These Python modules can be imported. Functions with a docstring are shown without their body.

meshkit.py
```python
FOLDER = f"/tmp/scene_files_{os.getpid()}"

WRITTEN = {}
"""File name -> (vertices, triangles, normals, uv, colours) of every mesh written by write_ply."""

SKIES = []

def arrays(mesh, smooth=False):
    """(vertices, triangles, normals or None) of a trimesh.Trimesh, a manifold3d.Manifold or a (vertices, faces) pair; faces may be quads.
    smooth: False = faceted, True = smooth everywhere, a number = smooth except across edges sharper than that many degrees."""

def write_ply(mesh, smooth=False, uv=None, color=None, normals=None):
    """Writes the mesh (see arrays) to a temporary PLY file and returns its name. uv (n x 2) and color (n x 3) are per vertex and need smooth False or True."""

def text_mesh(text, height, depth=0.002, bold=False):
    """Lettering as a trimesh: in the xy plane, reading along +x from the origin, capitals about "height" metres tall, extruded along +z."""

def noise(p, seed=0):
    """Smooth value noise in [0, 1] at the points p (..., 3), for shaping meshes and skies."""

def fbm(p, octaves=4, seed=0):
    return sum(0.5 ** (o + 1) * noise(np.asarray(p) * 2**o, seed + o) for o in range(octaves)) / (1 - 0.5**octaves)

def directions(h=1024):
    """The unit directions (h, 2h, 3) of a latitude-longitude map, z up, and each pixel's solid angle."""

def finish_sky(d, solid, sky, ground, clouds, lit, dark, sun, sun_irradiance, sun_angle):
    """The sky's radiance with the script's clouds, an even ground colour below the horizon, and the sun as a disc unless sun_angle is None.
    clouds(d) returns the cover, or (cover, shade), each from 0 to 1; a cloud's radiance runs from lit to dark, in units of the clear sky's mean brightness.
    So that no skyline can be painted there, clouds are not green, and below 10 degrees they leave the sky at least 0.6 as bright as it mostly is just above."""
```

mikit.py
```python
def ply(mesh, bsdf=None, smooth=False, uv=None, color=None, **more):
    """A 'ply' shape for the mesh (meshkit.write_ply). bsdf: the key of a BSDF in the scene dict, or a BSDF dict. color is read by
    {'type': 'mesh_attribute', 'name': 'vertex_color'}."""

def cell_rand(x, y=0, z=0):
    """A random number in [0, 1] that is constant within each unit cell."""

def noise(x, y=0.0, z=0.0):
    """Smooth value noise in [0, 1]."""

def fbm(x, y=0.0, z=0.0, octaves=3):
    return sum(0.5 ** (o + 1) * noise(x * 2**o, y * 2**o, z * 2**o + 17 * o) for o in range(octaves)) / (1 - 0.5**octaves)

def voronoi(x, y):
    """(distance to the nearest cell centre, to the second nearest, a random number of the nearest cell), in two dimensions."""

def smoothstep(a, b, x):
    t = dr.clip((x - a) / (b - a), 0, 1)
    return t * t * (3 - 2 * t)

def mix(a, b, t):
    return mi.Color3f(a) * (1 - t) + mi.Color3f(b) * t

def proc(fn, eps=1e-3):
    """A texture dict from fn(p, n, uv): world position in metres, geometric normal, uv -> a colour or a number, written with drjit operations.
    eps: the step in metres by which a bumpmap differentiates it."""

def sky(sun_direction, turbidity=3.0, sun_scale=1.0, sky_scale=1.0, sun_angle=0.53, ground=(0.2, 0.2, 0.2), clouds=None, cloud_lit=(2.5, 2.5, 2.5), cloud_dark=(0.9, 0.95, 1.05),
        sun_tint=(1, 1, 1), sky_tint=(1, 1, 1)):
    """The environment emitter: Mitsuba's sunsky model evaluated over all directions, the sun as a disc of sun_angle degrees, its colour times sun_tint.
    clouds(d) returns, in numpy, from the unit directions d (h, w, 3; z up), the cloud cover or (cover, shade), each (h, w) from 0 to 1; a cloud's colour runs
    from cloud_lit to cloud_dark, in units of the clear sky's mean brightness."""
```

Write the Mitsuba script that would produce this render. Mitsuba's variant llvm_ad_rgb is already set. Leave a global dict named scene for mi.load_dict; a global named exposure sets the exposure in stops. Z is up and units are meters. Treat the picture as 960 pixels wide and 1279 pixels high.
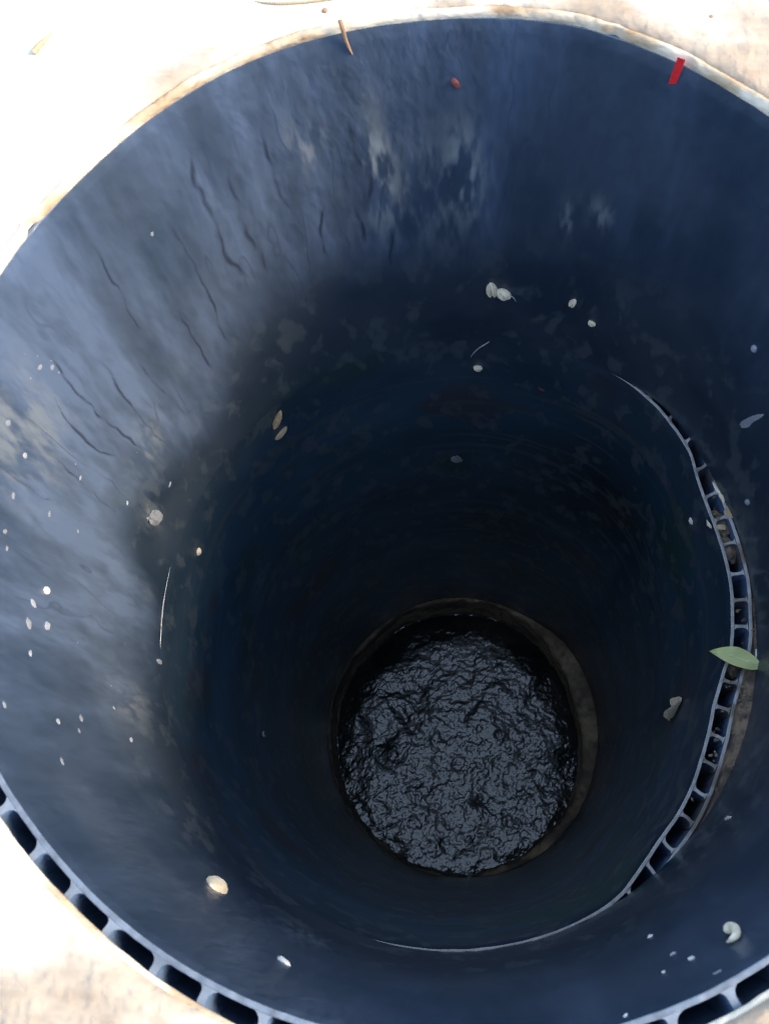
import math, random
import numpy as np, trimesh, drjit as dr, mitsuba as mi, mikit, meshkit
from scipy.interpolate import PchipInterpolator
from mikit import noise, fbm, smoothstep, mix, proc

# ---------------------------------------------------------------- camera, sky, exposure
T = mi.ScalarTransform4f
EYE = np.array([0.0115, -0.2286, 0.6241])
FWD = np.array([-0.0811, 0.3076, -0.9481])
scene = {'type': 'scene'}
labels = {}
scene['camera'] = {'type': 'thinlens', 'fov': 43.6, 'fov_axis': 'x', 'near_clip': 0.02, 'far_clip': 2000.0,
                   'aperture_radius': 0.0012, 'focus_distance': 1.55,
                   'to_world': T().look_at(origin=EYE.tolist(), target=(EYE + FWD).tolist(), up=[0, 0.9512, 0.3086])}
exposure = 3.3


def cloud_cover(d):
    n = meshkit.fbm(np.asarray(d).reshape(-1, 3) * [2.2, 2.2, 3.5] + 11.0).reshape(d.shape[:-1])
    return np.clip(0.45 + 0.5 * n, 0, 1)


scene['sky'] = mikit.sky((math.cos(0.60), -0.07, math.sin(0.60)), turbidity=3, sun_scale=0.58, sun_angle=22, sun_tint=(0.98, 0.99, 1.0), clouds=cloud_cover,
                         cloud_lit=(1.6, 2.1, 2.8), cloud_dark=(1.0, 1.4, 1.95))

rng = np.random.default_rng(7)
random.seed(7)


# ---------------------------------------------------------------- helpers
def obj(key, mesh, bsdf, parent=None, smooth=35, label=None, cat=None, group=None, kind=None, **more):
    base = (parent + '__' if parent else '') + key
    k, n = base, 0
    while k in scene or k in labels:
        n += 1
        k = f'{base}_{n:03d}'
    scene[k] = mikit.ply(mesh, bsdf, smooth=smooth, **more)
    tag(k, label, cat, group, kind)
    return k


def tag(k, label=None, cat=None, group=None, kind=None):
    e = {a: b for a, b in (('label', label), ('category', cat), ('group', group), ('kind', kind)) if b}
    if e:
        labels[k] = e


def thing(key, label, cat, group=None):
    k, n = key, 0
    while k in labels or k in scene:
        n += 1
        k = f'{key}_{n:03d}'
    tag(k, label, cat, group)
    return k


def periodic(d):
    a = np.array(sorted(d), float)
    v = np.array([d[k] for k in sorted(d)])
    f = PchipInterpolator(np.r_[a - 360, a, a + 360], np.r_[v, v, v])
    return lambda t: f((np.asarray(t, float) + 180) % 360 - 180)


def fb(p, s=1.0, off=0.0):
    return np.asarray(meshkit.fbm(np.asarray(p, float) * s + off)).reshape(-1)


def pol(t, r, z):
    t = np.radians(t)
    return np.stack(np.broadcast_arrays(r * np.cos(t), r * np.sin(t), z), -1)


def grid_mesh(P, wrap=False):
    """P (rows, cols, 3): a quad sheet; wrap joins last column with first."""
    a, b = P.shape[:2]
    i, j = np.meshgrid(np.arange(a - 1), np.arange(b if wrap else b - 1), indexing='ij')
    k = (j + 1) % b
    q = np.stack([i * b + j, i * b + k, (i + 1) * b + k, (i + 1) * b + j], -1).reshape(-1, 4)
    return P.reshape(-1, 3), q


def tri(vq):
    v, q = vq
    return trimesh.Trimesh(v, np.vstack([q[:, [0, 1, 2]], q[:, [0, 2, 3]]]), process=False)


# pipe shapes: out-of-round radii by bearing (degrees), metres
MOUTH = periodic({-140: .3615, -128: .3585, -112: .360, -90: .362, -62: .361, -30: .362, 0: .363, 30: .363, 50: .3685, 64: .378, 78: .3865, 94: .385, 110: .3855, 127: .380, 140: .3745, 155: .3735, 180: .371, -160: .366})
UP_TOP = periodic({40: .3665, 50: .370, 64: .379, 78: .387, 94: .386, 110: .3865, 127: .381, 140: .3755, 155: .3745, 180: .364, -160: .356, -145: .352, -136: .350, -100: .349, -60: .350, -30: .350, 0: .354, 25: .360})
UP_BOT = periodic({-178: .346, -165: .3465, -130: .352, -101: .357, -88: .356, -75: .353, -61: .349, -40: .346, -22: .344, -6: .342, 5: .343, 15: .347, 27: .352, 40: .363, 48: .368, 58: .367, 75: .362, 100: .356, 130: .35, 158: .345})
LOW_TOP = periodic({-52: .329, -46: .322, -41: .319, -35: .314, -30: .309, -24: .3045, -18: .3015, -12: .304, -6: .311, 1: .314, 8: .318, 14: .320, 24: .325, 30: .333, 36: .347, 42: .3545, 49: .362, 57: .3655, 75: .3655, -56: .336, -59: .3415, -63: .3450, -75: .3492, -88: .3522, -101: .3550, -130: .358, -165: .350, -178: .3431, 172: .3440, 158: .352, 130: .357, 100: .360})
RING_IN = periodic({-166: .314, 174: .311, 154: .308, 136: .306, 118: .309, 100: .310, 74: .316, 54: .306, 38: .295, 17: .288, -2: .295, -21: .306, -34: .314, -62: .325, -90: .335, -130: .328})
Z2, ZB, ZS = -0.476, -1.836, -1.985          # joint of the two pipes, silt ring, sludge
WALL = 0.0245                                 # thickness of the hollow pipe wall
SKIN = 0.0044                                 # thickness of its two skins


FOOT = periodic({180: .327, 136: .325, 100: .332, 80: .333, 59: .334, 35: .345, 5: .343, -29: .35, -60: .352, -100: .35, -140: .337})
FAR = periodic({-150: 0, -120: 0, -60: 0, -20: 0, 10: .003, 50: .009, 90: .0105, 130: .009, 160: .006, 180: .004})
_m, _u = MOUTH, UP_TOP
MOUTH = lambda t: _m(t) + FAR(t)
UP_TOP = lambda t: _u(t) + FAR(t)


def rad(t, z):
    t, z = np.broadcast_arrays(np.asarray(t, float), np.asarray(z, float))
    a = np.clip(z / Z2, 0, 1)
    b = np.clip((z - Z2) / (ZB - Z2), 0, 1)
    return np.where(z > Z2, UP_TOP(t) * (1 - a) + UP_BOT(t) * a, LOW_TOP(t) * (1 - b) + FOOT(t) * b)


# ---------------------------------------------------------------- materials
def angle(p):
    return dr.atan2(p.y, p.x) * (180 / math.pi)


def blob(t, z, t0, z0, wt, wz):
    a, b = (t - t0) / wt, (z - z0) / wz
    return dr.exp(-(a * a + b * b))


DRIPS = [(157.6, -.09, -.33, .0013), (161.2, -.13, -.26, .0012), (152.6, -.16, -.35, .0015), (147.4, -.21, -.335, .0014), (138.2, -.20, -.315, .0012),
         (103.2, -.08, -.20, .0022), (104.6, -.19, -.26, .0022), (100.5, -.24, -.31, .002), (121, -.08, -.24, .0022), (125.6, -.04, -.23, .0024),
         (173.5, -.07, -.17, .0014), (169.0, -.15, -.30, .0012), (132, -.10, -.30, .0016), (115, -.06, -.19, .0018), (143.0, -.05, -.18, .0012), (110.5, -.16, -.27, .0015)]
EDGE = periodic({101: -.285, 83: -.272, 124: -.30, 138: -.36, 148: -.40, 156: -.35, 164: -.24, 172: -.36, -170: -.43, -150: -.40, -120: -.31, 60: -.24, 46: -.25, 72: -.262, 91: -.315, 20: -.30, -20: -.32, -60: -.26, -90: -.25})
# the edge of the dried film as a short Fourier series, so that the texture can evaluate it
_tt = np.arange(0, 360, 2.0)
_c = np.fft.rfft(EDGE(_tt)) / len(_tt)


def film_edge(t):
    r = t * (math.pi / 180)
    e = mi.Float(float(_c[0].real))
    for k in range(1, 13):
        e = e + 2 * float(_c[k].real) * dr.cos(k * r) - 2 * float(_c[k].imag) * dr.sin(k * r)
    return e


def wall_parts(p):
    t, z = angle(p), p.z
    n1 = fbm(p.x * 9, p.y * 9, z * 9 + 3, 4)
    st = fbm(p.x * 38 + 2 * n1, p.y * 38, z * 5 + 9, 4)            # runs down the wall
    st2 = fbm(p.x * 150, p.y * 150 + 3 * n1, z * 20, 4)
    edge = film_edge(t) + .10 * (n1 - .5) + .10 * (st - .5)
    tt = dr.select(t < -60, t + 360, t)
    a1, a2, a3 = (tt - 174) / 24, (tt - 100) / 24, (tt - 152) / 40
    lit_cover = .16 + .66 * dr.exp(-a1 * a1) + .34 * dr.exp(-a2 * a2) + .36 * dr.exp(-a3 * a3)  # film amount; the extra on the left wall paints in its brighter light
    film = smoothstep(-.07, .06, z - edge)
    film = film * lit_cover * (.55 + .6 * smoothstep(.25, .75, st)) * (.45 + 1.1 * st2) * (.62 + .76 * smoothstep(.3, .7, fbm(p.x * 24, p.y * 24, z * 2 + 31, 3)))  # last factor paints soft vertical reflection bands into the film
    return t, z, n1, st, st2, film


def wall_color(p, n, uv):
    t, z, n1, st, st2, film = wall_parts(p)
    wet = mix((.016, .028, .049), (.030, .043, .066), smoothstep(.3, .7, n1))
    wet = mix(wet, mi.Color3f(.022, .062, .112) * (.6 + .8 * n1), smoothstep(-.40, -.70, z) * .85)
    algae = smoothstep(.56, .72, fbm(p.x * 7 + 5, p.y * 7, z * 5, 3)) * smoothstep(-.40, -.56, z)
    wet = mix(wet, (.022, .056, .048), .7 * algae)
    rust = smoothstep(.60, .74, fbm(p.x * 8 - 7, p.y * 8 + 3, z * 6, 3)) * smoothstep(-.45, -.55, z)
    wet = mix(wet, (.048, .038, .048), .6 * rust)
    low = smoothstep(-1.62, -1.80, z + .12 * (n1 - .5))
    wet = mix(wet, (.075, .055, .042), .8 * low * smoothstep(.3, .7, st))
    brown = blob(t, z, 113, -1.71, 6, .05) + blob(t, z, -22, -1.55, 9, .12) + .6 * blob(t, z, -12, -.70, 7, .10)
    hollow = dr.clip(blob(t, z, 50, -.85, 24, .25) + .6 * blob(t, z, 75, -1.2, 20, .2), 0, 1)  # two soft near-black patches in the wall colour, no recess built
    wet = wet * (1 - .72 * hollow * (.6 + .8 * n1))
    scuff = smoothstep(.53, .70, fbm(p.x * 55 + 3 * n1, p.y * 55, z * 22, 4)) * smoothstep(-.2, -.4, z)
    wet = mix(wet, (.085, .105, .120), .42 * scuff)
    rings = smoothstep(.56, .70, fbm(p.x * 5, p.y * 5, z * 60, 3)) * smoothstep(-.5, -.6, z)
    wet = mix(wet, (.060, .072, .080), .45 * rings)
    wet = mix(wet, (.085, .055, .045), .75 * dr.clip(brown * (.5 + st2), 0, 1))
    c = mix(wet, (.078, .112, .186), dr.clip(film, 0, 1))
    # pale lime runs on the far wall and smaller ones near it
    g = .55 * fbm(p.x * 60, p.y * 60, z * 16, 3) + .45 * fbm(p.x * 190, p.y * 190, z * 34, 3)
    chalk = (1.0 * blob(t, z, 100.6, -.165, 2.0, .06) + .9 * blob(t, z, 88, -.175, 2.4, .055) + .55 * blob(t, z, 110, -.105, 2.5, .03)
             + .5 * blob(t, z, 67, -.20, 2.5, .022) + .55 * blob(t, z, 72, -.225, 1.2, .03) + .35 * blob(t, z, 95, -.20, 9, .08)
             + .4 * blob(t, z, 164.4, -.385, 2.4, .03) + .3 * blob(t, z, 177.6, -.415, 1.2, .02) + .35 * blob(t, z, 156, -.31, 4.5, .035)
             + .5 * blob(t, z, 168, -.10, 7, .07) + .35 * blob(t, z, -160, -.35, 4, .06) + .3 * blob(t, z, -112, -.31, 5, .05))
    chalk = dr.clip(chalk * smoothstep(.40, .66, g) * 1.2, 0, 1)
    c = mix(c, (.20, .225, .245), chalk)
    # dark drip lines; the branching veins are tree-like reflections painted in
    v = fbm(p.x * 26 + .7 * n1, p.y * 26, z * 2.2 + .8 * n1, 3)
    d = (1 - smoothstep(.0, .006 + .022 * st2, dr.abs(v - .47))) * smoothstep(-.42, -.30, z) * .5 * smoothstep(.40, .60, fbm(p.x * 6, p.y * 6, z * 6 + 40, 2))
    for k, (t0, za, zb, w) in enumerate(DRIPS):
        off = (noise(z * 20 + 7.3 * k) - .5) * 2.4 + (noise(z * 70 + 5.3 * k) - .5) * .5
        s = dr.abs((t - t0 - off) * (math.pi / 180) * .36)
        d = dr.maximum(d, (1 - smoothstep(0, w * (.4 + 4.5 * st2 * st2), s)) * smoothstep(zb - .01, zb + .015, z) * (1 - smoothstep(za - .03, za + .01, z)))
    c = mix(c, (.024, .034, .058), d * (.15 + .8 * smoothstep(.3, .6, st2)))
    # dust lies on cut edges that face up
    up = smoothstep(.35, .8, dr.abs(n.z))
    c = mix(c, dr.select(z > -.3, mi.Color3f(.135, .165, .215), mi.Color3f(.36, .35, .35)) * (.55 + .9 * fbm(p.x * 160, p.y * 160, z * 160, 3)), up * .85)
    return c


def wall_bump(p, n, uv):
    return fbm(p.x * 150, p.y * 150, p.z * 60, 3) * .0014


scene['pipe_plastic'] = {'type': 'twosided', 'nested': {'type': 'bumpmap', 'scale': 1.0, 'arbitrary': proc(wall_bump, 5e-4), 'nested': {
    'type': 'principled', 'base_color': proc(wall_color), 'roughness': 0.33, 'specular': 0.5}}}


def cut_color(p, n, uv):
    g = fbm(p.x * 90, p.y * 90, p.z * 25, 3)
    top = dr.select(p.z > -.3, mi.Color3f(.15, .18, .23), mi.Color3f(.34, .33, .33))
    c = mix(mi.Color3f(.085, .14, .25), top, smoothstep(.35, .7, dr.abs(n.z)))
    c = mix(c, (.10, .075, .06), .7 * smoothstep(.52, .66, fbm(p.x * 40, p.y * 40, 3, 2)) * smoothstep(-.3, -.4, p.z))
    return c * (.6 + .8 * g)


scene['cut_plastic'] = {'type': 'twosided', 'nested': {'type': 'principled', 'base_color': proc(cut_color), 'roughness': 0.45, 'specular': 0.5}}


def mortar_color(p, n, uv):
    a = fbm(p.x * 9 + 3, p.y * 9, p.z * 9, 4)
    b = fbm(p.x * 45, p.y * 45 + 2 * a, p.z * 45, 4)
    lit_lime = smoothstep(.35, .62, a - .70 * p.x + .15 * p.y)  # noise patches, with the glare on the left painted in as paler colour
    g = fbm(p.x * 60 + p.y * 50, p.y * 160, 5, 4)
    c = mix((.38, .305, .235), (.68, .62, .53), lit_lime) * (.80 + .40 * g)
    c = mix(c, (.40, .28, .20), .55 * smoothstep(.56, .74, b) * (1 - .6 * lit_lime))
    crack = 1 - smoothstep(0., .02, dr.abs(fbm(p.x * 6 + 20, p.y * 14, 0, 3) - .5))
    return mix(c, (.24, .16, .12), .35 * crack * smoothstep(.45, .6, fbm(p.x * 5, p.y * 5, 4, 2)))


def mortar_bump(p, n, uv):
    return fbm(p.x * 140, p.y * 140, p.z * 140, 4) * .0025


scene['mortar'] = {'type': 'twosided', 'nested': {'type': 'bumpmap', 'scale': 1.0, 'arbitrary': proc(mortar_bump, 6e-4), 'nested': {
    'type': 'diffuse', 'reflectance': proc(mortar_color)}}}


def collar_color(p, n, uv):
    a = fbm(p.x * 22, p.y * 22, p.z * 40, 4)
    b = fbm(p.x * 110, p.y * 110, p.z * 110, 3)
    c = mix((.42, .32, .22), (.66, .58, .47), smoothstep(.38, .6, a))
    return mix(c, (.30, .18, .10), .6 * smoothstep(.58, .72, b) * smoothstep(.6, .4, a))


scene['collar_mortar'] = {'type': 'twosided', 'nested': {'type': 'bumpmap', 'scale': 1.0, 'arbitrary': proc(mortar_bump, 6e-4), 'nested': {
    'type': 'diffuse', 'reflectance': proc(collar_color)}}}


def silt_color(p, n, uv):
    a = fbm(p.x * 16, p.y * 16, p.z * 16, 4)
    b = fbm(p.x * 80, p.y * 80, p.z * 80, 3)
    c = mix((.17, .12, .085), (.34, .26, .165), smoothstep(.35, .65, a)) * (.4 + 1.2 * b)
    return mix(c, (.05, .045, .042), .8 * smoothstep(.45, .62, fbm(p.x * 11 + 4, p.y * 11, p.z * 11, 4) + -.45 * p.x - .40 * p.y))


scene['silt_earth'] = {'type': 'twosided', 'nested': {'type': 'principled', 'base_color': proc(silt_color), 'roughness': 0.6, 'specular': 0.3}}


def crust_color(p, n, uv):
    a = fbm(p.x * 60, p.y * 60, p.z * 60, 4)
    return mix((.075, .058, .05), (.24, .175, .125), smoothstep(.4, .68, a))


scene['crust_earth'] = {'type': 'twosided', 'nested': {'type': 'principled', 'base_color': proc(crust_color), 'roughness': 0.7, 'specular': 0.3}}


def sludge_color(p, n, uv):
    a = fbm(p.x * 11, p.y * 11, 2, 3)
    return mix((.010, .013, .014), (.026, .025, .023), smoothstep(.4, .65, a))


def sludge_bump(p, n, uv):
    return fbm(p.x * 150, p.y * 150, 1, 2) * .0005


scene['wet_sludge'] = {'type': 'twosided', 'nested': {'type': 'bumpmap', 'scale': 1.0, 'arbitrary': proc(sludge_bump, 8e-4), 'nested': {
    'type': 'principled', 'base_color': proc(sludge_color), 'roughness': 0.16, 'specular': 0.75}}}


def plain(name, color, rough=.6, spec=.3, var=.5, scale=300.):
    c = np.array(color)

    def fn(p, n, uv):
        return mi.Color3f(*c.tolist()) * (1 - var / 2 + var * fbm(p.x * scale, p.y * scale, p.z * scale, 3))
    scene[name] = {'type': 'twosided', 'nested': {'type': 'principled', 'base_color': proc(fn), 'roughness': rough, 'specular': spec}}


plain('husk_cream', (.72, .63, .48))
plain('husk_tan', (.40, .31, .20))
plain('grit_white', (.66, .66, .64))
plain('grit_grey', (.26, .28, .33))
plain('grit_pale', (.19, .21, .245))
plain('fibre_brown', (.30, .19, .12))
plain('tape_red', (.62, .025, .03), .4, .5, .25)
plain('brick_red', (.13, .045, .05))
plain('soil_dark', (.05, .04, .032), .9, .1, .8, 60)


def leaf_color(p, n, uv):
    a = fbm(p.x * 130, p.y * 130, p.z * 130, 3)
    return mix((.56, .62, .24), (.70, .73, .38), a)


scene['leaf_green'] = {'type': 'principledthin', 'base_color': proc(leaf_color), 'roughness': 0.5, 'diff_trans': 0.3}
scene['leaf_vein'] = {'type': 'twosided', 'nested': {'type': 'principled', 'base_color': {'type': 'rgb', 'value': [.62, .66, .38]}, 'roughness': 0.5}}


# ---------------------------------------------------------------- the setting
def ground_mesh():
    th = np.linspace(-180, 180, 721)[:-1]
    off = np.r_[0.005, .0062, .008, .013, np.linspace(.022, .34, 90), .5, .8, 1.5, 3, 8, 25, 80, 300]
    rows = []
    for k, o in enumerate(off):
        r = MOUTH(th) + o
        P = pol(th, r, np.zeros_like(th))
        amp = np.exp(-o / 2.0)
        z = .006 + amp * (.004 * (fb(P, 14) - .0) + .003 * fb(P, 45, 5) + .0012 * fb(P, 160, 9)) - .25 * max(0, o - 3) * 0
        if k == 0:
            z = z * 0 + .0015
        elif k == 1:
            z = z * 0 + .002
        elif k == 2:
            z = .5 * z + .002
        P[:, 2] = z
        rows.append(P)
    return grid_mesh(np.array(rows), wrap=True)


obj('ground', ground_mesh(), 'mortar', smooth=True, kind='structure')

# the soil that the pipes stand in
th = np.linspace(-180, 180, 97)[:-1]
v, q = grid_mesh(np.array([pol(th, .47, -.022), pol(th, .47, -2.3), pol(th, .001, -2.3)]), wrap=True)
obj('soil', (v, q), 'soil_dark', smooth=False, kind='structure')


# sludge: a sticky wet surface of small ridges and lumps
def sludge_mesh():
    n = 420
    x = np.linspace(-.37, .37, n)
    X, Y = np.meshgrid(x, x)
    P = np.stack([X, Y, 0 * X], -1).reshape(-1, 3)
    w = fb(P, 9, 4)
    A = fb(P + .03 * w[:, None], 20, 1)
    B = fb(P * [1, 1.35, 1] + .045 * A[:, None] * [1, -.6, 0], 38, 8)
    C = fb(P, 150, 3)
    r = np.hypot(P[:, 0], P[:, 1])
    mod = np.clip(.5 + 2.4 * fb(P, 13, 21), .12, 1.5)
    z = ZS + .060 * r * r + .013 * w + .0050 * A + .0019 * (.5 - np.abs(B)) * mod + .0007 * C * mod
    # a sunken streak and a lump left of the middle
    P2 = P[:, :2] + .02 * np.c_[A, w]
    d = np.exp(-(((P2[:, 0] + .13) * .75 + (P[:, 1] - .03) * .66) / .016) ** 2 - (((P[:, 0] + .13) * .66 - (P[:, 1] - .03) * .75) / .06) ** 2)
    z += -.005 * d + .008 * np.exp(-((P[:, 0] + .17) ** 2 + (P[:, 1] + .06) ** 2) / .03 ** 2)
    z -= .022 * np.clip((r - .22) / .1, 0, 1) ** 2 * np.clip(.45 + 3 * P[:, 1], 0, 1)
    P[:, 2] = z
    return grid_mesh(P.reshape(n, n, 3))


obj('sludge', sludge_mesh(), 'wet_sludge', smooth=True, kind='structure')


# ---------------------------------------------------------------- pipes
def skin_mesh(radius, ztop, zbot, n, nz, s0, s1, amp, jag, seed, zpow=1.0):
    """One skin of the hollow wall: inner face, rounded top edge, outer face."""
    th = np.linspace(-180, 180, n + 1)[:-1]
    zz = ztop + (zbot - ztop) * np.linspace(1, 0, nz) ** zpow
    P0 = pol(th, .35, 0 * th)
    top = jag * fb(P0, 30, seed) + .6 * jag * fb(P0, 140, seed + 3)
    wav = .0008 * fb(P0, 60, seed + 1)
    rows = []
    for z in zz[:-1]:
        r = radius(th, z) + s0 + wav
        P = pol(th, r, z)
        if amp:
            fade = min(1, (ztop - z) / .01)
            D = amp * fade * (fb(P * [14, 14, 3.5], 1, seed) + .6 * fb(P * [45, 45, 10], 1, seed + 5) + .35 * fb(P * [110, 110, 60], 1, seed + 9))
            P = pol(th, r - D, z)
        rows.append(P)
    b = .0009
    r = radius(th, ztop) + s0 + wav
    w = s1 - s0
    for ds, dz in ((0, -.0012), (.3 * b, -.0004), (b, 0), (w - b, 0), (w - .3 * b, -.0004), (w, -.0012)):
        rows.append(pol(th, r + ds, ztop + dz + top))
    rows.append(pol(th, radius(th, zbot) + s1 + wav, zbot))
    return grid_mesh(np.array(rows), wrap=True)


def rib_mesh(radius, t0, ztop, zbot, hw, seed, f=.0058):
    """A web between the two skins, flared where it meets them."""
    a, b = SKIN, WALL - SKIN
    s = np.r_[a, a + f * np.array([.06, .18, .38, .65, 1.0]), .5 * (a + b), b - f * np.array([1.0, .65, .38, .18, .06]), b]
    e = np.minimum(np.minimum(s - a, b - s), f)
    w = hw + f - np.sqrt(np.maximum(0, f * f - (f - e) ** 2))
    rs = np.random.default_rng(seed)
    tilt, bow, dz = rs.normal(0, .012), rs.normal(0, .0009), rs.normal(0, .0004)
    mid = (s - a) / (b - a)
    rows = []
    for z in (zbot, ztop - .0008, ztop):
        k = .0004 if z == ztop else 0
        side = []
        for sg in (-1, 1):
            r = radius(np.full(len(s), t0), z) + s
            off = sg * (w - k) + tilt * (mid - .5) * .02 + bow * np.sin(np.pi * mid)
            P = pol(t0 + np.degrees(off / r), r, z + (dz if z > zbot else 0))
            side.append(P if sg < 0 else P[::-1])
        rows.append(np.vstack(side))
    V, q = grid_mesh(np.array(rows), wrap=True)
    m, base = len(s), 2 * 2 * len(s)
    cap = np.array([[base + i, base + i + 1, base + 2 * m - 2 - i, base + 2 * m - 1 - i] for i in range(m - 1)])
    return V, np.vstack([q, cap])


STEP = 5.625
pipe = thing('plastic_pipe', 'dark hollow-walled plastic shaft pipe ringed by the cream mortar at ground level', 'pipe')
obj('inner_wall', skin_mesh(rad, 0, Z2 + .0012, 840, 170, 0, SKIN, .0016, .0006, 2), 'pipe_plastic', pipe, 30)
obj('outer_wall', skin_mesh(rad, 0, Z2 + .0012, 360, 4, WALL - SKIN, WALL, 0, .0005, 5), 'cut_plastic', pipe, 30)
for k in range(64):
    t0 = -141.2 + STEP * k
    t0 = (t0 + 180) % 360 - 180
    if MOUTH(t0) - UP_TOP(t0) > .004:
        obj('rib', rib_mesh(rad, t0 + rng.normal(0, .12), -.0002, Z2 + .01, .0028, k), 'cut_plastic', pipe, 40)

pipe2 = thing('plastic_pipe', 'second hollow-walled plastic pipe deeper down, its cut end showing as a crescent of square cells', 'pipe')
low = lambda t, z: rad(t, np.minimum(z, Z2 - .0003))
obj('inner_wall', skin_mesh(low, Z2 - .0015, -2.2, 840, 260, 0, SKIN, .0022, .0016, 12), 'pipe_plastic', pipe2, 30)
obj('outer_wall', skin_mesh(low, Z2 - .0015, -2.2, 360, 4, WALL - SKIN, WALL, 0, .0014, 15), 'cut_plastic', pipe2, 30)
for k in range(64):
    t0 = -52.2 + STEP * k
    t0 = (t0 + 180) % 360 - 180
    if UP_BOT(t0) - LOW_TOP(t0) > .002 or abs(t0) < 60:
        obj('rib', rib_mesh(low, t0 + rng.normal(0, .2), Z2 - .0018, -1.2, .0021, 100 + k, .0040), 'cut_plastic', pipe2, 40)


# mortar lip round the mouth
def collar_mesh():
    th = np.linspace(-180, 180, 1201)[:-1]
    prof = [(.0085, .0016), (.0076, .0036), (.0062, .0058), (.0046, .0066), (.0030, .0064), (.0016, .0055), (.0005, .0040), (.0, .0024), (.0003, .0008), (.006, .0006), (.02, .0006)]
    P0 = pol(th, .37, 0 * th)
    lump, fine = fb(P0, 26, 3), fb(P0, 120, 6)
    nick = np.exp(-((th - 147.4) / .9) ** 2) + .5 * np.exp(-((th - 70.5) / .6) ** 2)
    near = np.exp(-(((th + 90 + 180) % 360 - 180) / 62) ** 4)
    hs = (1 + .45 * lump) * (1 - .55 * near)
    rows = []
    for k, (o, z) in enumerate(prof):
        edge = max(0, 1 - o / .009)
        r = MOUTH(th) + .0030 * near + o * (1 + .25 * lump) + edge * (.0016 * lump + .0009 * fine + .005 * nick)
        P = pol(th, r, z * hs if z > .001 else z)
        j = .0012 * fb(P, 210, k)
        P[:, 2] += j * (z > .002)
        rows.append(P)
    return grid_mesh(np.array(rows), wrap=True)


obj('mortar_collar', collar_mesh(), 'collar_mortar', smooth=45, label='crumbly cream mortar lip round the mouth of the shaft', cat='mortar rim')


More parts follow.
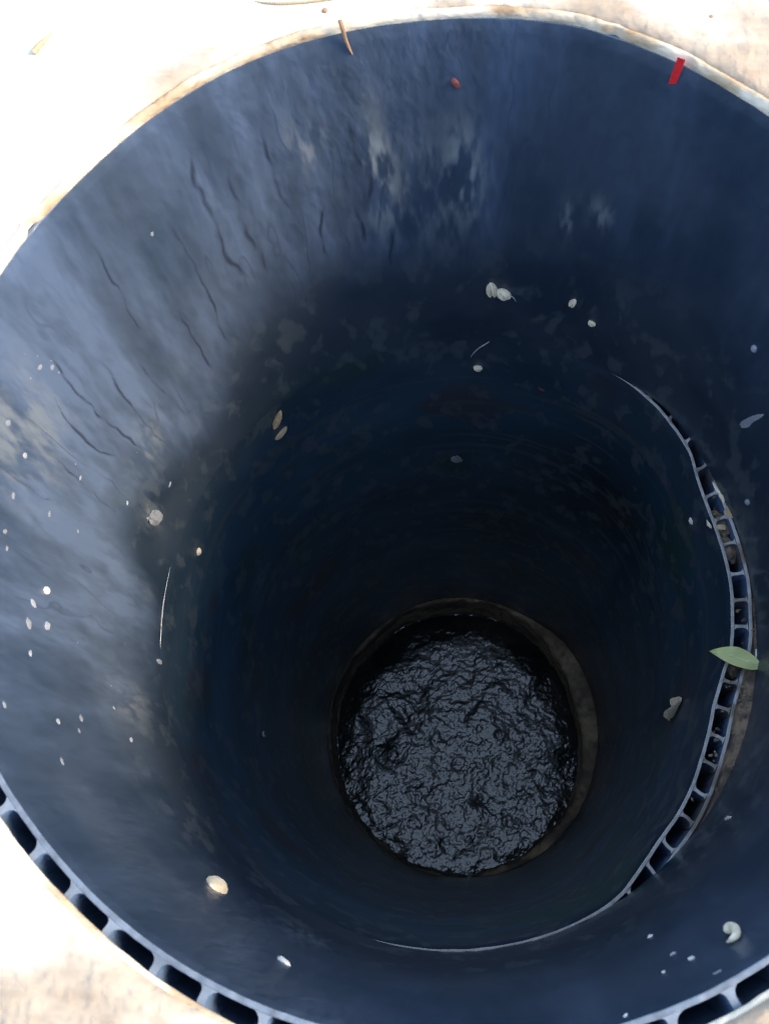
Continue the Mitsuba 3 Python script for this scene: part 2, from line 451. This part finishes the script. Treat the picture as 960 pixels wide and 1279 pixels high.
# silt ring at the foot of the shaft
def ring_mesh():
    th = np.linspace(-180, 180, 721)[:-1]
    P0 = pol(th, .33, 0 * th)
    ri = RING_IN(th) - .004 + .012 * fb(P0, 9, 1) + .010 * fb(P0, 34, 2) + .004 * fb(P0, 110, 6)
    prof = np.array([(1.25, .035), (1.0, .012), (.8, .004), (.55, .0015), (.3, 0), (.12, -.002), (.02, -.007), (0, -.014), (.04, -.03), (.1, -.10), (.3, -.30)])
    rows = []
    for k, (s, z) in enumerate(prof):
        r = ri + (FOOT(th) + .004 - ri) * s
        P = pol(th, r, ZB + z)
        P[:, 2] += .010 * fb(P, 18, 4) + .008 * fb(P, 55, 5) + .004 * fb(P, 150, 7)
        rows.append(P)
    return grid_mesh(np.array(rows), wrap=True)


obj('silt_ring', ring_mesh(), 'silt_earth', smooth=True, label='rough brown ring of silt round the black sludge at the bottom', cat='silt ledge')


# brown crust between the two pipes on the right
def crust_mesh():
    th = np.linspace(-58, 50, 420)
    r0 = LOW_TOP(th) + WALL + .0005
    r1 = np.maximum(UP_BOT(th) + .012, r0 + .003)
    rows = []
    for s in np.linspace(0, 1, 22):
        r = r0 + (r1 - r0) * s
        P = pol(th, r, Z2 - .004)
        P[:, 2] += .0035 * fb(P, 55, 3) + .003 * fb(P, 160, 8) - .004 * (s < .1)
        P[:, 2] = np.minimum(P[:, 2], Z2 - .0008 if s > .75 else 9)
        rows.append(P)
    rows.insert(0, pol(th, r0, Z2 - .03))
    return grid_mesh(np.array(rows))


obj('dirt_crust', crust_mesh(), 'crust_earth', smooth=True, label='brown dirt crust packed behind the crescent of square cells', cat='dirt')


# ---------------------------------------------------------------- small things
def frame(t, z, spin=0, out=0.0, lift=0.0):
    """Matrix of a spot on the shaft wall: x along the wall, y up, z into the shaft."""
    a = math.radians(t)
    r = float(rad(t, z)) - out
    x = np.array([math.sin(a), -math.cos(a), 0])
    y = np.array([0, 0, 1.0])
    n = np.array([-math.cos(a), -math.sin(a), 0])
    c, s = math.cos(math.radians(spin)), math.sin(math.radians(spin))
    m = np.eye(4)
    m[:3, 0], m[:3, 1], m[:3, 2] = c * x + s * y, -s * x + c * y, n
    m[:3, 3] = [r * math.cos(a), r * math.sin(a), z + lift]
    return m


def flat(x, y, z, spin=0):
    c, s = math.cos(math.radians(spin)), math.sin(math.radians(spin))
    m = np.eye(4)
    m[:2, :2] = [[c, -s], [s, c]]
    m[:3, 3] = [x, y, z]
    return m


def lump(size, seed, rough=.25, sub=3, freq=2.0):
    m = trimesh.creation.icosphere(subdivisions=sub, radius=1)
    v = m.vertices * (1 + rough * (fb(m.vertices, freq, seed * 3.7) * 1.6))[:, None]
    return trimesh.Trimesh(v * np.array(size) / 2, m.faces, process=False)


def chip(size, seed):
    """An angular broken bit: the hull of a few points on a lumpy ellipsoid."""
    rs = np.random.default_rng(int(abs(seed) * 1000) % 99991)
    d = rs.normal(size=(15, 3))
    d *= (rs.uniform(.7, 1.0, 15) / np.linalg.norm(d, axis=1))[:, None]
    return trimesh.convex.convex_hull(d * np.array(size) / 1.75)


def husk(size, seed, groove=.45):
    """A split seed husk: an oval shell with a deep groove along it and a pinched tip."""
    m = trimesh.creation.icosphere(subdivisions=4, radius=1)
    v = m.vertices.copy()
    g = np.exp(-(v[:, 0] / .20) ** 2) * np.clip(v[:, 2] + .15, 0, 1)
    v *= (1 - groove * g)[:, None]
    v[:, 0] *= 1 - .35 * np.clip(v[:, 1], 0, 1) ** 2
    v *= (1 + .10 * fb(v, 2.2, seed))[:, None]
    return trimesh.Trimesh(v * np.array(size) / 2, m.faces, process=False)


def flake(size, seed, curl=.5):
    """A curled chip with real thickness."""
    n = 12
    a = np.linspace(0, 2 * np.pi, 25)[:-1]
    rs = np.random.default_rng(seed)
    ro = 1 + .25 * np.interp(a, np.linspace(0, 2 * np.pi, 8), np.r_[rs.normal(0, 1, 7), 0])
    rows = []
    for s, zz in [(0.02, .5), (.35, .5), (.7, .5), (.92, .45), (1, 0), (.92, -.45), (.7, -.5), (.35, -.5), (.02, -.5)]:
        x, y = s * ro * np.cos(a), s * ro * np.sin(a)
        rows.append(np.stack([x * size[0] / 2, y * size[1] / 2, zz * size[2] + curl * (x * x + .4 * x * y) * size[0] / 2], -1))
    return tri(grid_mesh(np.array(rows), wrap=True))


def tube(points, radii, sides=8):
    p = np.asarray(points, float)
    p = np.array([PchipInterpolator(np.arange(len(p)), p[:, k])(np.linspace(0, len(p) - 1, 6 * len(p))) for k in range(3)]).T
    rr = np.interp(np.linspace(0, 1, len(p)), np.linspace(0, 1, len(radii)), radii)
    t = np.gradient(p, axis=0)
    t /= np.linalg.norm(t, axis=1, keepdims=True)
    a = np.cross(t, [.3, .5, .8])
    a /= np.linalg.norm(a, axis=1, keepdims=True)
    b = np.cross(t, a)
    w = np.linspace(0, 2 * np.pi, sides + 1)[:-1]
    rows = p[:, None] + rr[:, None, None] * (np.cos(w)[None, :, None] * a[:, None] + np.sin(w)[None, :, None] * b[:, None])
    m = tri(grid_mesh(rows, wrap=True))
    c0, c1 = len(m.vertices), len(m.vertices) + 1
    v = np.vstack([m.vertices, p[0], p[-1]])
    n = sides
    L = (len(p) - 1) * n
    f = np.vstack([m.faces, [[c0, (i + 1) % n, i] for i in range(n)], [[c1, L + i, L + (i + 1) % n] for i in range(n)]])
    return trimesh.Trimesh(v, f, process=False)


def put(name, mesh, mat, m, label, cat, group=None, smooth=50, parent=None):
    mesh = mesh.copy()
    mesh.apply_transform(m)
    return obj(name, mesh, mat, parent, smooth, label, cat, group)


# seed husks on the far wall
put('seed_husk', husk((.013, .026, .013), 1, .75), 'husk_cream', frame(82.9, -.363, 8, .004), 'cream split seed husk, left one of the touching pair on the far wall', 'husk')
k = put('seed_husk', husk((.015, .020, .012), 2, .75), 'husk_cream', frame(80.7, -.369, 40, .004), 'cream seed husk with a small pale tail, right one of the touching pair', 'husk')
m2 = flake((.010, .006, .0012), 3)
m2.apply_transform(frame(79.4, -.372, -10, .003))
obj('tail', m2, 'grit_grey', k, 50)
put('seed_husk', husk((.008, .016, .009), 3), 'husk_cream', frame(68.2, -.36, -15, .003), 'small cream seed husk, upper one of two right of the husk pair', 'husk')
put('seed_husk', husk((.009, .010, .006), 4), 'husk_cream', frame(64.0, -.388, 50, .002), 'tiny cream seed husk, lower one of two right of the husk pair', 'husk')
put('seed_husk', husk((.011, .013, .009), 5), 'husk_cream', frame(84.9, -.554, 60, .003), 'bright round husk just below the end of a thin curved fibre', 'husk')
put('seed_husk', husk((.009, .036, .009), 6, .3), 'husk_tan', frame(130.7, -.512, -30, .006), 'tan pointed husk, upper one of two at the left above the joint', 'husk')
put('seed_husk', husk((.010, .024, .008), 7, .3), 'husk_tan', frame(131.1, -.556, -62, .003), 'tan pointed husk, lower one of two lying almost level', 'husk')
put('mortar_blob', lump((.010, .021, .006), 8, .9, 4, 3.5), 'grit_pale', frame(164.4, -.392, 15, .001), 'bright white mortar blob on a pale smear on the left wall', 'mortar')
put('mortar_blob', lump((.009, .010, .007), 9, .2), 'husk_cream', frame(163.1, -.557, 0, .002), 'round cream mortar blob just below the left end of the pipe joint', 'mortar')
put('mortar_blob', lump((.017, .034, .012), 10, .3), 'husk_cream', frame(-125.5, -.264, 0, .0), 'round pale beige mortar blob on the near left wall', 'mortar')
# cracked flake right of the pool
k = put('shell_chip', flake((.026, .034, .003), 11, .8), 'husk_cream', frame(-14.0, -.698, 20, .006), 'broken cream shell chip with a brown side, on the right wall below the cells', 'chip')
m2 = flake((.014, .022, .003), 12, .6)
m2.apply_transform(frame(-15.8, -.712, 60, .009))
obj('brown_side', m2, 'husk_tan', k, 50, label='brown broken side of the chip')


# curled grub at the near right
def grub():
    pts = np.array([(9.3, 5.1), (7.7, 13.7), (4.8, 18.7), (0.7, 15.8), (-3.7, 4.4), (-6.5, -10.1), (-6.5, -19.8), (-4.7, -24.2), (-1.9, -19.4), (-0.6, -11.5)]) * .72
    pts = np.c_[pts, np.array([0, 1, 2, 2, 2, 2, 2, 2, 2, 1.5])] / 1000
    return tube(pts, np.array([.3, 1.2, 2.0, 2.7, 3.1, 3.2, 3.3, 3.2, 2.9, 1.2]) * .00095, 14)


m2 = grub()
mm = frame(-57.6, -.067, 0, .003)
put('curled_grub', m2, 'husk_cream', mm, 'curled cream grub on the near wall at the lower right', 'grub')
put('mortar_crumb', chip((.008, .019, .006), 14), 'grit_white', frame(-110.3, -.148, 60, .001), 'oblong white mortar crumb low on the near wall left of centre', 'mortar')
for (t, z, s, lab) in [(-62.8, -.223, (.009, .018, .006), 'pale crumb left of the curled grub, highest of the loose cluster'),
                       (-63.1, -.122, (.007, .013, .005), 'pale crumb in the middle of the cluster left of the grub'),
                       (-62.4, -.082, (.012, .013, .007), 'widest pale crumb of the cluster left of the grub'),
                       (-65.7, -.084, (.008, .011, .005), 'pale crumb of the cluster nearest the bottom left'),
                       (-62.2, -.018, (.012, .010, .004), 'flat grey crumb close to the near pipe edge under the grub'),
                       (-72.4, -.009, (.009, .008, .004), 'pale crumb stuck on the near pipe edge at bottom right')]:
    put('mortar_crumb', chip(np.array(s) * .62, abs(t) + z), 'grit_white' if 'flat' not in lab else 'grit_grey', frame(t, z, 30, .001), lab, 'mortar')
put('mortar_crumb', chip((.005, .020, .005), 20), 'grit_white', frame(-38.6, -.38, 20, .001), 'white elongated crumb below the cells at the right wall', 'mortar')
put('shell_chip', flake((.016, .036, .002), 21, .4), 'grit_grey', frame(89.4, -.875, 15, .003), 'grey triangular chip alone deep on the far wall', 'chip')
put('grit_speck', lump((.006, .010, .004), 22), 'brick_red', frame(70.8, -.588, 60, .001), 'dull pinkish speck below the thin end of the cell crescent', 'grit')
put('grit_speck', lump((.008, .009, .006), 23), 'grit_white', frame(25.0, -.541, 0, .001), 'white round speck just left of the broken upper cells', 'grit')
put('grit_speck', lump((.006, .008, .005), 24), 'grit_grey', frame(20.3, -.419, 0, .001), 'grey speck just right of the broken upper cells', 'grit')
put('grit_speck', lump((.006, .009, .005), 25), 'grit_grey', frame(36.6, -.238, 0, .001), 'faint grey speck high on the right wall', 'grit')
put('plaster_smear', flake((.008, .055, .0016), 26, .15), 'grit_grey', frame(29.8, -.325, -14, .001), 'slim grey plaster smear on the right wall above the cells', 'smear')
put('mortar_blob', lump((.006, .008, .005), 27, .2), 'grit_white', frame(-173.3, -.177, 0, .001), 'brightest white mortar dot alone on the lower left wall', 'mortar')
put('dry_stick', tube([(0, -.022, .002), (.001, -.004, .003), (-.001, .012, .004), (.004, .017, .005), (.006, .014, .006)], [.0012, .0016, .0019, .0022, .0018]), 'grit_grey',
    frame(-163.8, -1.022, 5, .002), 'short pale hooked stick on the wall left of the pool', 'stick')
put('plaster_sliver', husk((.006, .020, .004), 28, .1), 'grit_grey', frame(-170.5, -.470, 0, .001), 'short pale sliver below the long bright line on the left joint', 'sliver')
put('root_fibre', tube([(.012, .024, .003), (.004, .018, .006), (-.006, .002, .007), (-.012, -.022, .004)], [.0005, .0011, .0011, .0005]), 'grit_grey', frame(84.6, -.503, 0, .0),
    'thin curved pale fibre on the far wall above a bright husk', 'fibre')
put('root_fibre', tube([(-.001, .010, .001), (0, .004, .004), (.001, -.006, .004), (.003, -.018, .004), (.005, -.026, .003)], [.0018, .0019, .0016, .0013, .0006]), 'fibre_brown',
    frame(102.6, .006, 0, .0), 'brown root hanging over the mortar edge at top left of centre', 'root')
put('red_reflection', lump((.006, .010, .004), 31, .35), 'brick_red', frame(89.3, -.064, 20, .001), 'faint reddish reflection high on the far wall, added as a small lump', 'reflection')  # small lump standing in for a faint red reflection on the wall


# red tape tab hanging from the lip
def tape():
    rows = []
    y = np.linspace(0, 1, 14)
    for zoff in (.0004, -.0004):
        for sx in np.linspace(-1, 1, 7)[::1 if zoff > 0 else -1]:
            w = .0031 + 0 * y
            yy = +.011 - y * .029 + .0016 * sx * (y > .95)
            zz = zoff + .005 - .002 * y
            rows.append(np.stack([sx * w + .003 * y * 0 - .002 * y, yy, zz], -1))
    m = tri(grid_mesh(np.array(rows + rows[:1])))
    return m


put('tape_tab', tape(), 'tape_red', frame(62.0, .001, 0, .0), 'small red tape tab hanging over the rim at the upper right', 'tape')


# leaf lying across the cells
def leaf_parts():
    n, w = 26, 7
    y = np.linspace(0, 1, n)
    half = .0100 * (np.sin(np.pi * np.clip(y, 0, 1) ** .85) ** .75 + .12 * (1 - y))
    half[-1] = .0004
    rows = []
    for sx in np.linspace(-1, 1, w):
        x = half * sx + .003 * np.sin(2.2 * y)
        z = .0035 * abs(sx) + .006 * np.sin(np.pi * y) + .0011 * np.sin(11 * y + 2 * sx)
        rows.append(np.stack([x, y * .056, z], -1))
    top = tri(grid_mesh(np.array(rows)))
    mid = np.array(rows[w // 2])
    vein = tube(mid[::3] + [0, 0, .0004], [.0009, .0007, .0003], 6)
    stalk = tube([mid[0], mid[0] + [0, -.010, .001], mid[0] + [.002, -.019, -.002]], [.0010, .0009, .0008], 6)
    return top, vein, stalk


lf = thing('green_leaf', 'pale green pointed leaf lying across the hollow cells at the right', 'leaf')
a = math.degrees(math.atan2(.2879 - .3378, -(-.0412 + .0539)))
mm = flat(.3390, -.0540, Z2 + .006, 0)
d = np.array([.2879 - .3400, -.0412 + .0545])
d /= np.linalg.norm(d)
mm[:2, 0], mm[:2, 1] = [d[1], -d[0]], d
for nm, m2, mat in zip(('blade', 'midrib', 'stalk'), leaf_parts(), ('leaf_green', 'leaf_vein', 'leaf_vein')):
    m2.apply_transform(mm)
    obj(nm, m2, mat, lf, True if nm == 'blade' else 50)

# chips and crumbs on the crescent
for x, y, s, sp, mat, lab in [(.3115, .158, (.006, .022, .004), 25, 'husk_cream', 'cream splinter on the broken upper cells, topmost'),
                              (.3175, .1435, (.007, .020, .005), 22, 'husk_cream', 'cream splinter on the broken upper cells, second from the top'),
                              (.3225, .1265, (.011, .020, .006), 18, 'husk_tan', 'tan block wedged behind the broken upper cells'),
                              (.2985, .1130, (.006, .014, .005), 20, 'husk_cream', 'cream chip on the inner edge of the broken cells'),
                              (.3120, .1090, (.010, .013, .005), 60, 'husk_tan', 'tan chip filling the broken cell above the clean ones'),
                              (.3405, .0690, (.0045, .016, .004), 8, 'grit_white', 'bright white sliver behind the upper clean cells'),
                              (.3390, -.0400, (.005, .016, .004), 0, 'grit_white', 'white sliver just above the stalk of the leaf'),
                              (.3375, -.0700, (.005, .009, .004), -8, 'grit_grey', 'grey chip just below the leaf stalk behind the cells'),
                              (.3325, -.0930, (.004, .008, .004), -12, 'grit_white', 'tiny white chip in the brown crust below the leaf'),
                              (.3290, -.1130, (.004, .018, .004), -16, 'grit_grey', 'grey sliver on the outer side of the brown crust'),
                              (.3215, -.1310, (.009, .014, .008), -30, 'grit_white', 'brightest white lump at the lower end of the brown crust'),
                              (.3170, -.1440, (.006, .008, .005), -10, 'grit_white', 'small white lump just under the brightest one on the crust')]:
    put('crust_chip', chip(s, x * 900 + y * 70), mat, flat(x, y, Z2 + .0005, sp), lab, 'chip', smooth=25)

V, F, nv = [], [], 0
for k in range(110):
    t = rng.normal(-14, 14) if k < 75 else rng.normal(20, 6)
    s = rng.uniform(.0015, .005)
    m2 = chip((s, s * rng.uniform(1, 2), s * .8), 300 + k)
    r = float(LOW_TOP(t)) + (WALL + rng.uniform(.001, .013) if k % 4 else rng.uniform(.007, WALL - .007))
    m2.apply_transform(flat(r * math.cos(math.radians(t)), r * math.sin(math.radians(t)), Z2 + rng.uniform(-.002, .0005), rng.uniform(0, 360)))
    V.append(m2.vertices)
    F.append(m2.faces + nv)
    nv += len(m2.vertices)
obj('dirt_rubble', (np.vstack(V), np.vstack(F)), 'crust_earth', smooth=25, label='small brown rubble strewn over the crescent of cells', cat='rubble', kind='stuff')
for t, dz in ((20.5, -.004), (15.2, -.007), (-8.2, -.012)):
    r = float(LOW_TOP(t)) + WALL / 2
    put('dirt_plug', lump((.012, .022, .010), 70 + t, .7, 3, 3.5), 'crust_earth', flat(r * math.cos(math.radians(t)), r * math.sin(math.radians(t)), Z2 + dz - .010, t),
        {20.5: 'brown dirt plug filling the upper broken cell of the crescent', 15.2: 'brown dirt plug in the cell above the clean ones', -8.2: 'sunken dirt plug in the cell under the leaf'}[t], 'dirt')

# specks on the left wall
for t, z, s in [(175.5, -.174, 5), (-178.4, -.102, 5), (175.2, -.233, 4), (-176.3, -.106, 5), (-170.4, -.15, 7), (-167.1, -.136, 9),
                (-168, -.173, 8), (-162.7, -.128, 6), (-153.9, -.052, 6), (-153.3, -.143, 6), (-154.7, -.198, 7), (-152.6, -.182, 5), 
                (-147.1, -.113, 6), (-153.1, -.315, 6), (-158.2, -.295, 5), (159, -.092, 5), (157.8, -.107, 5), (168.1, -.079, 7),
                (170.3, -.115, 6), (176.3, -.109, 6), (167.6, -.214, 5), (157.4, -.393, 5), (165.7, -.32, 4), (134.8, -.099, 5)]:
    r = rng.random(3)
    put('mortar_speck', lump((s * .00058, s * .0007 * (1 + .6 * r[0]), s * .0003), t * .37 + z * 50, .7, 2), 'grit_pale' if r[1] > .35 else 'grit_grey', frame(t, z, 180 * r[2], .0006),
        'tiny pale mortar speck among many on the bluish left wall', 'speck', 'mortar specks on the left wall')

# fine splashes nobody could count
V, F, nv = [], [], 0
base = trimesh.creation.icosphere(subdivisions=1, radius=1)
for k in range(460):
    left = rng.random() < .72
    t = rng.normal(178, 17) if left else rng.uniform(-180, 180)
    z = -abs(rng.normal(.12, .12)) - .02 if left else -rng.uniform(.02, 1.2)
    s = rng.uniform(.0003, .0009) * (1 if left else 1.1)
    v = base.vertices * [s, s * rng.uniform(1, 2.2), s * .6]
    v = v @ frame(t, z, rng.uniform(-40, 40), .0003)[:3, :3].T + frame(t, z, 0, .0003)[:3, 3]
    V.append(v)
    F.append(base.faces + nv)
    nv += len(v)
obj('mortar_dust', (np.vstack(V), np.vstack(F)), 'grit_grey', smooth=True, label='fine pale splashes scattered over the shaft walls', cat='splashes', kind='stuff')

# bits on the ground
put('dry_twig', tube([(-.0075, -.009, .003), (-.002, -.003, .0045), (.006, .009, .004)], [.0026, .0022, .0009]), 'husk_tan', flat(-.334, .379, .0085), 'small tan twig lying on the white ground at the top left', 'twig')
put('pebble', lump((.004, .004, .003), 41), 'fibre_brown', flat(-.1005, .4015, .0105), 'dark pebble on the ground at the top left of the rim', 'pebble')
put('pebble', lump((.003, .003, .0025), 42), 'fibre_brown', flat(.2057, .3795, .0095), 'dark pebble on the ground at the upper right', 'pebble')
put('root_fibre', tube([(-.055, .006, .002), (-.03, .001, .004), (0, .003, .003), (.03, .006, .004), (.06, .004, .002)], [.0006, .0011, .0009, .0010, .0004]), 'husk_tan', flat(-.105, .409, .0075),
    'brown root lying on the ground along the top edge', 'root')

V, F, nv = [], [], 0
for k in range(900):
    t, o = rng.uniform(-180, 180), .012 + abs(rng.normal(0, .16))
    r = float(MOUTH(t)) + o
    s = rng.uniform(.0005, .0018)
    m2 = base.vertices * [s, s * rng.uniform(.7, 1.2), s * .8] + [r * math.cos(math.radians(t)), r * math.sin(math.radians(t)), .0075]
    V.append(m2)
    F.append(base.faces + nv)
    nv += len(m2)
obj('sand_grains', (np.vstack(V), np.vstack(F)), 'husk_tan', smooth=True, label='loose tan sand grains on the ground round the shaft', cat='sand', kind='stuff')
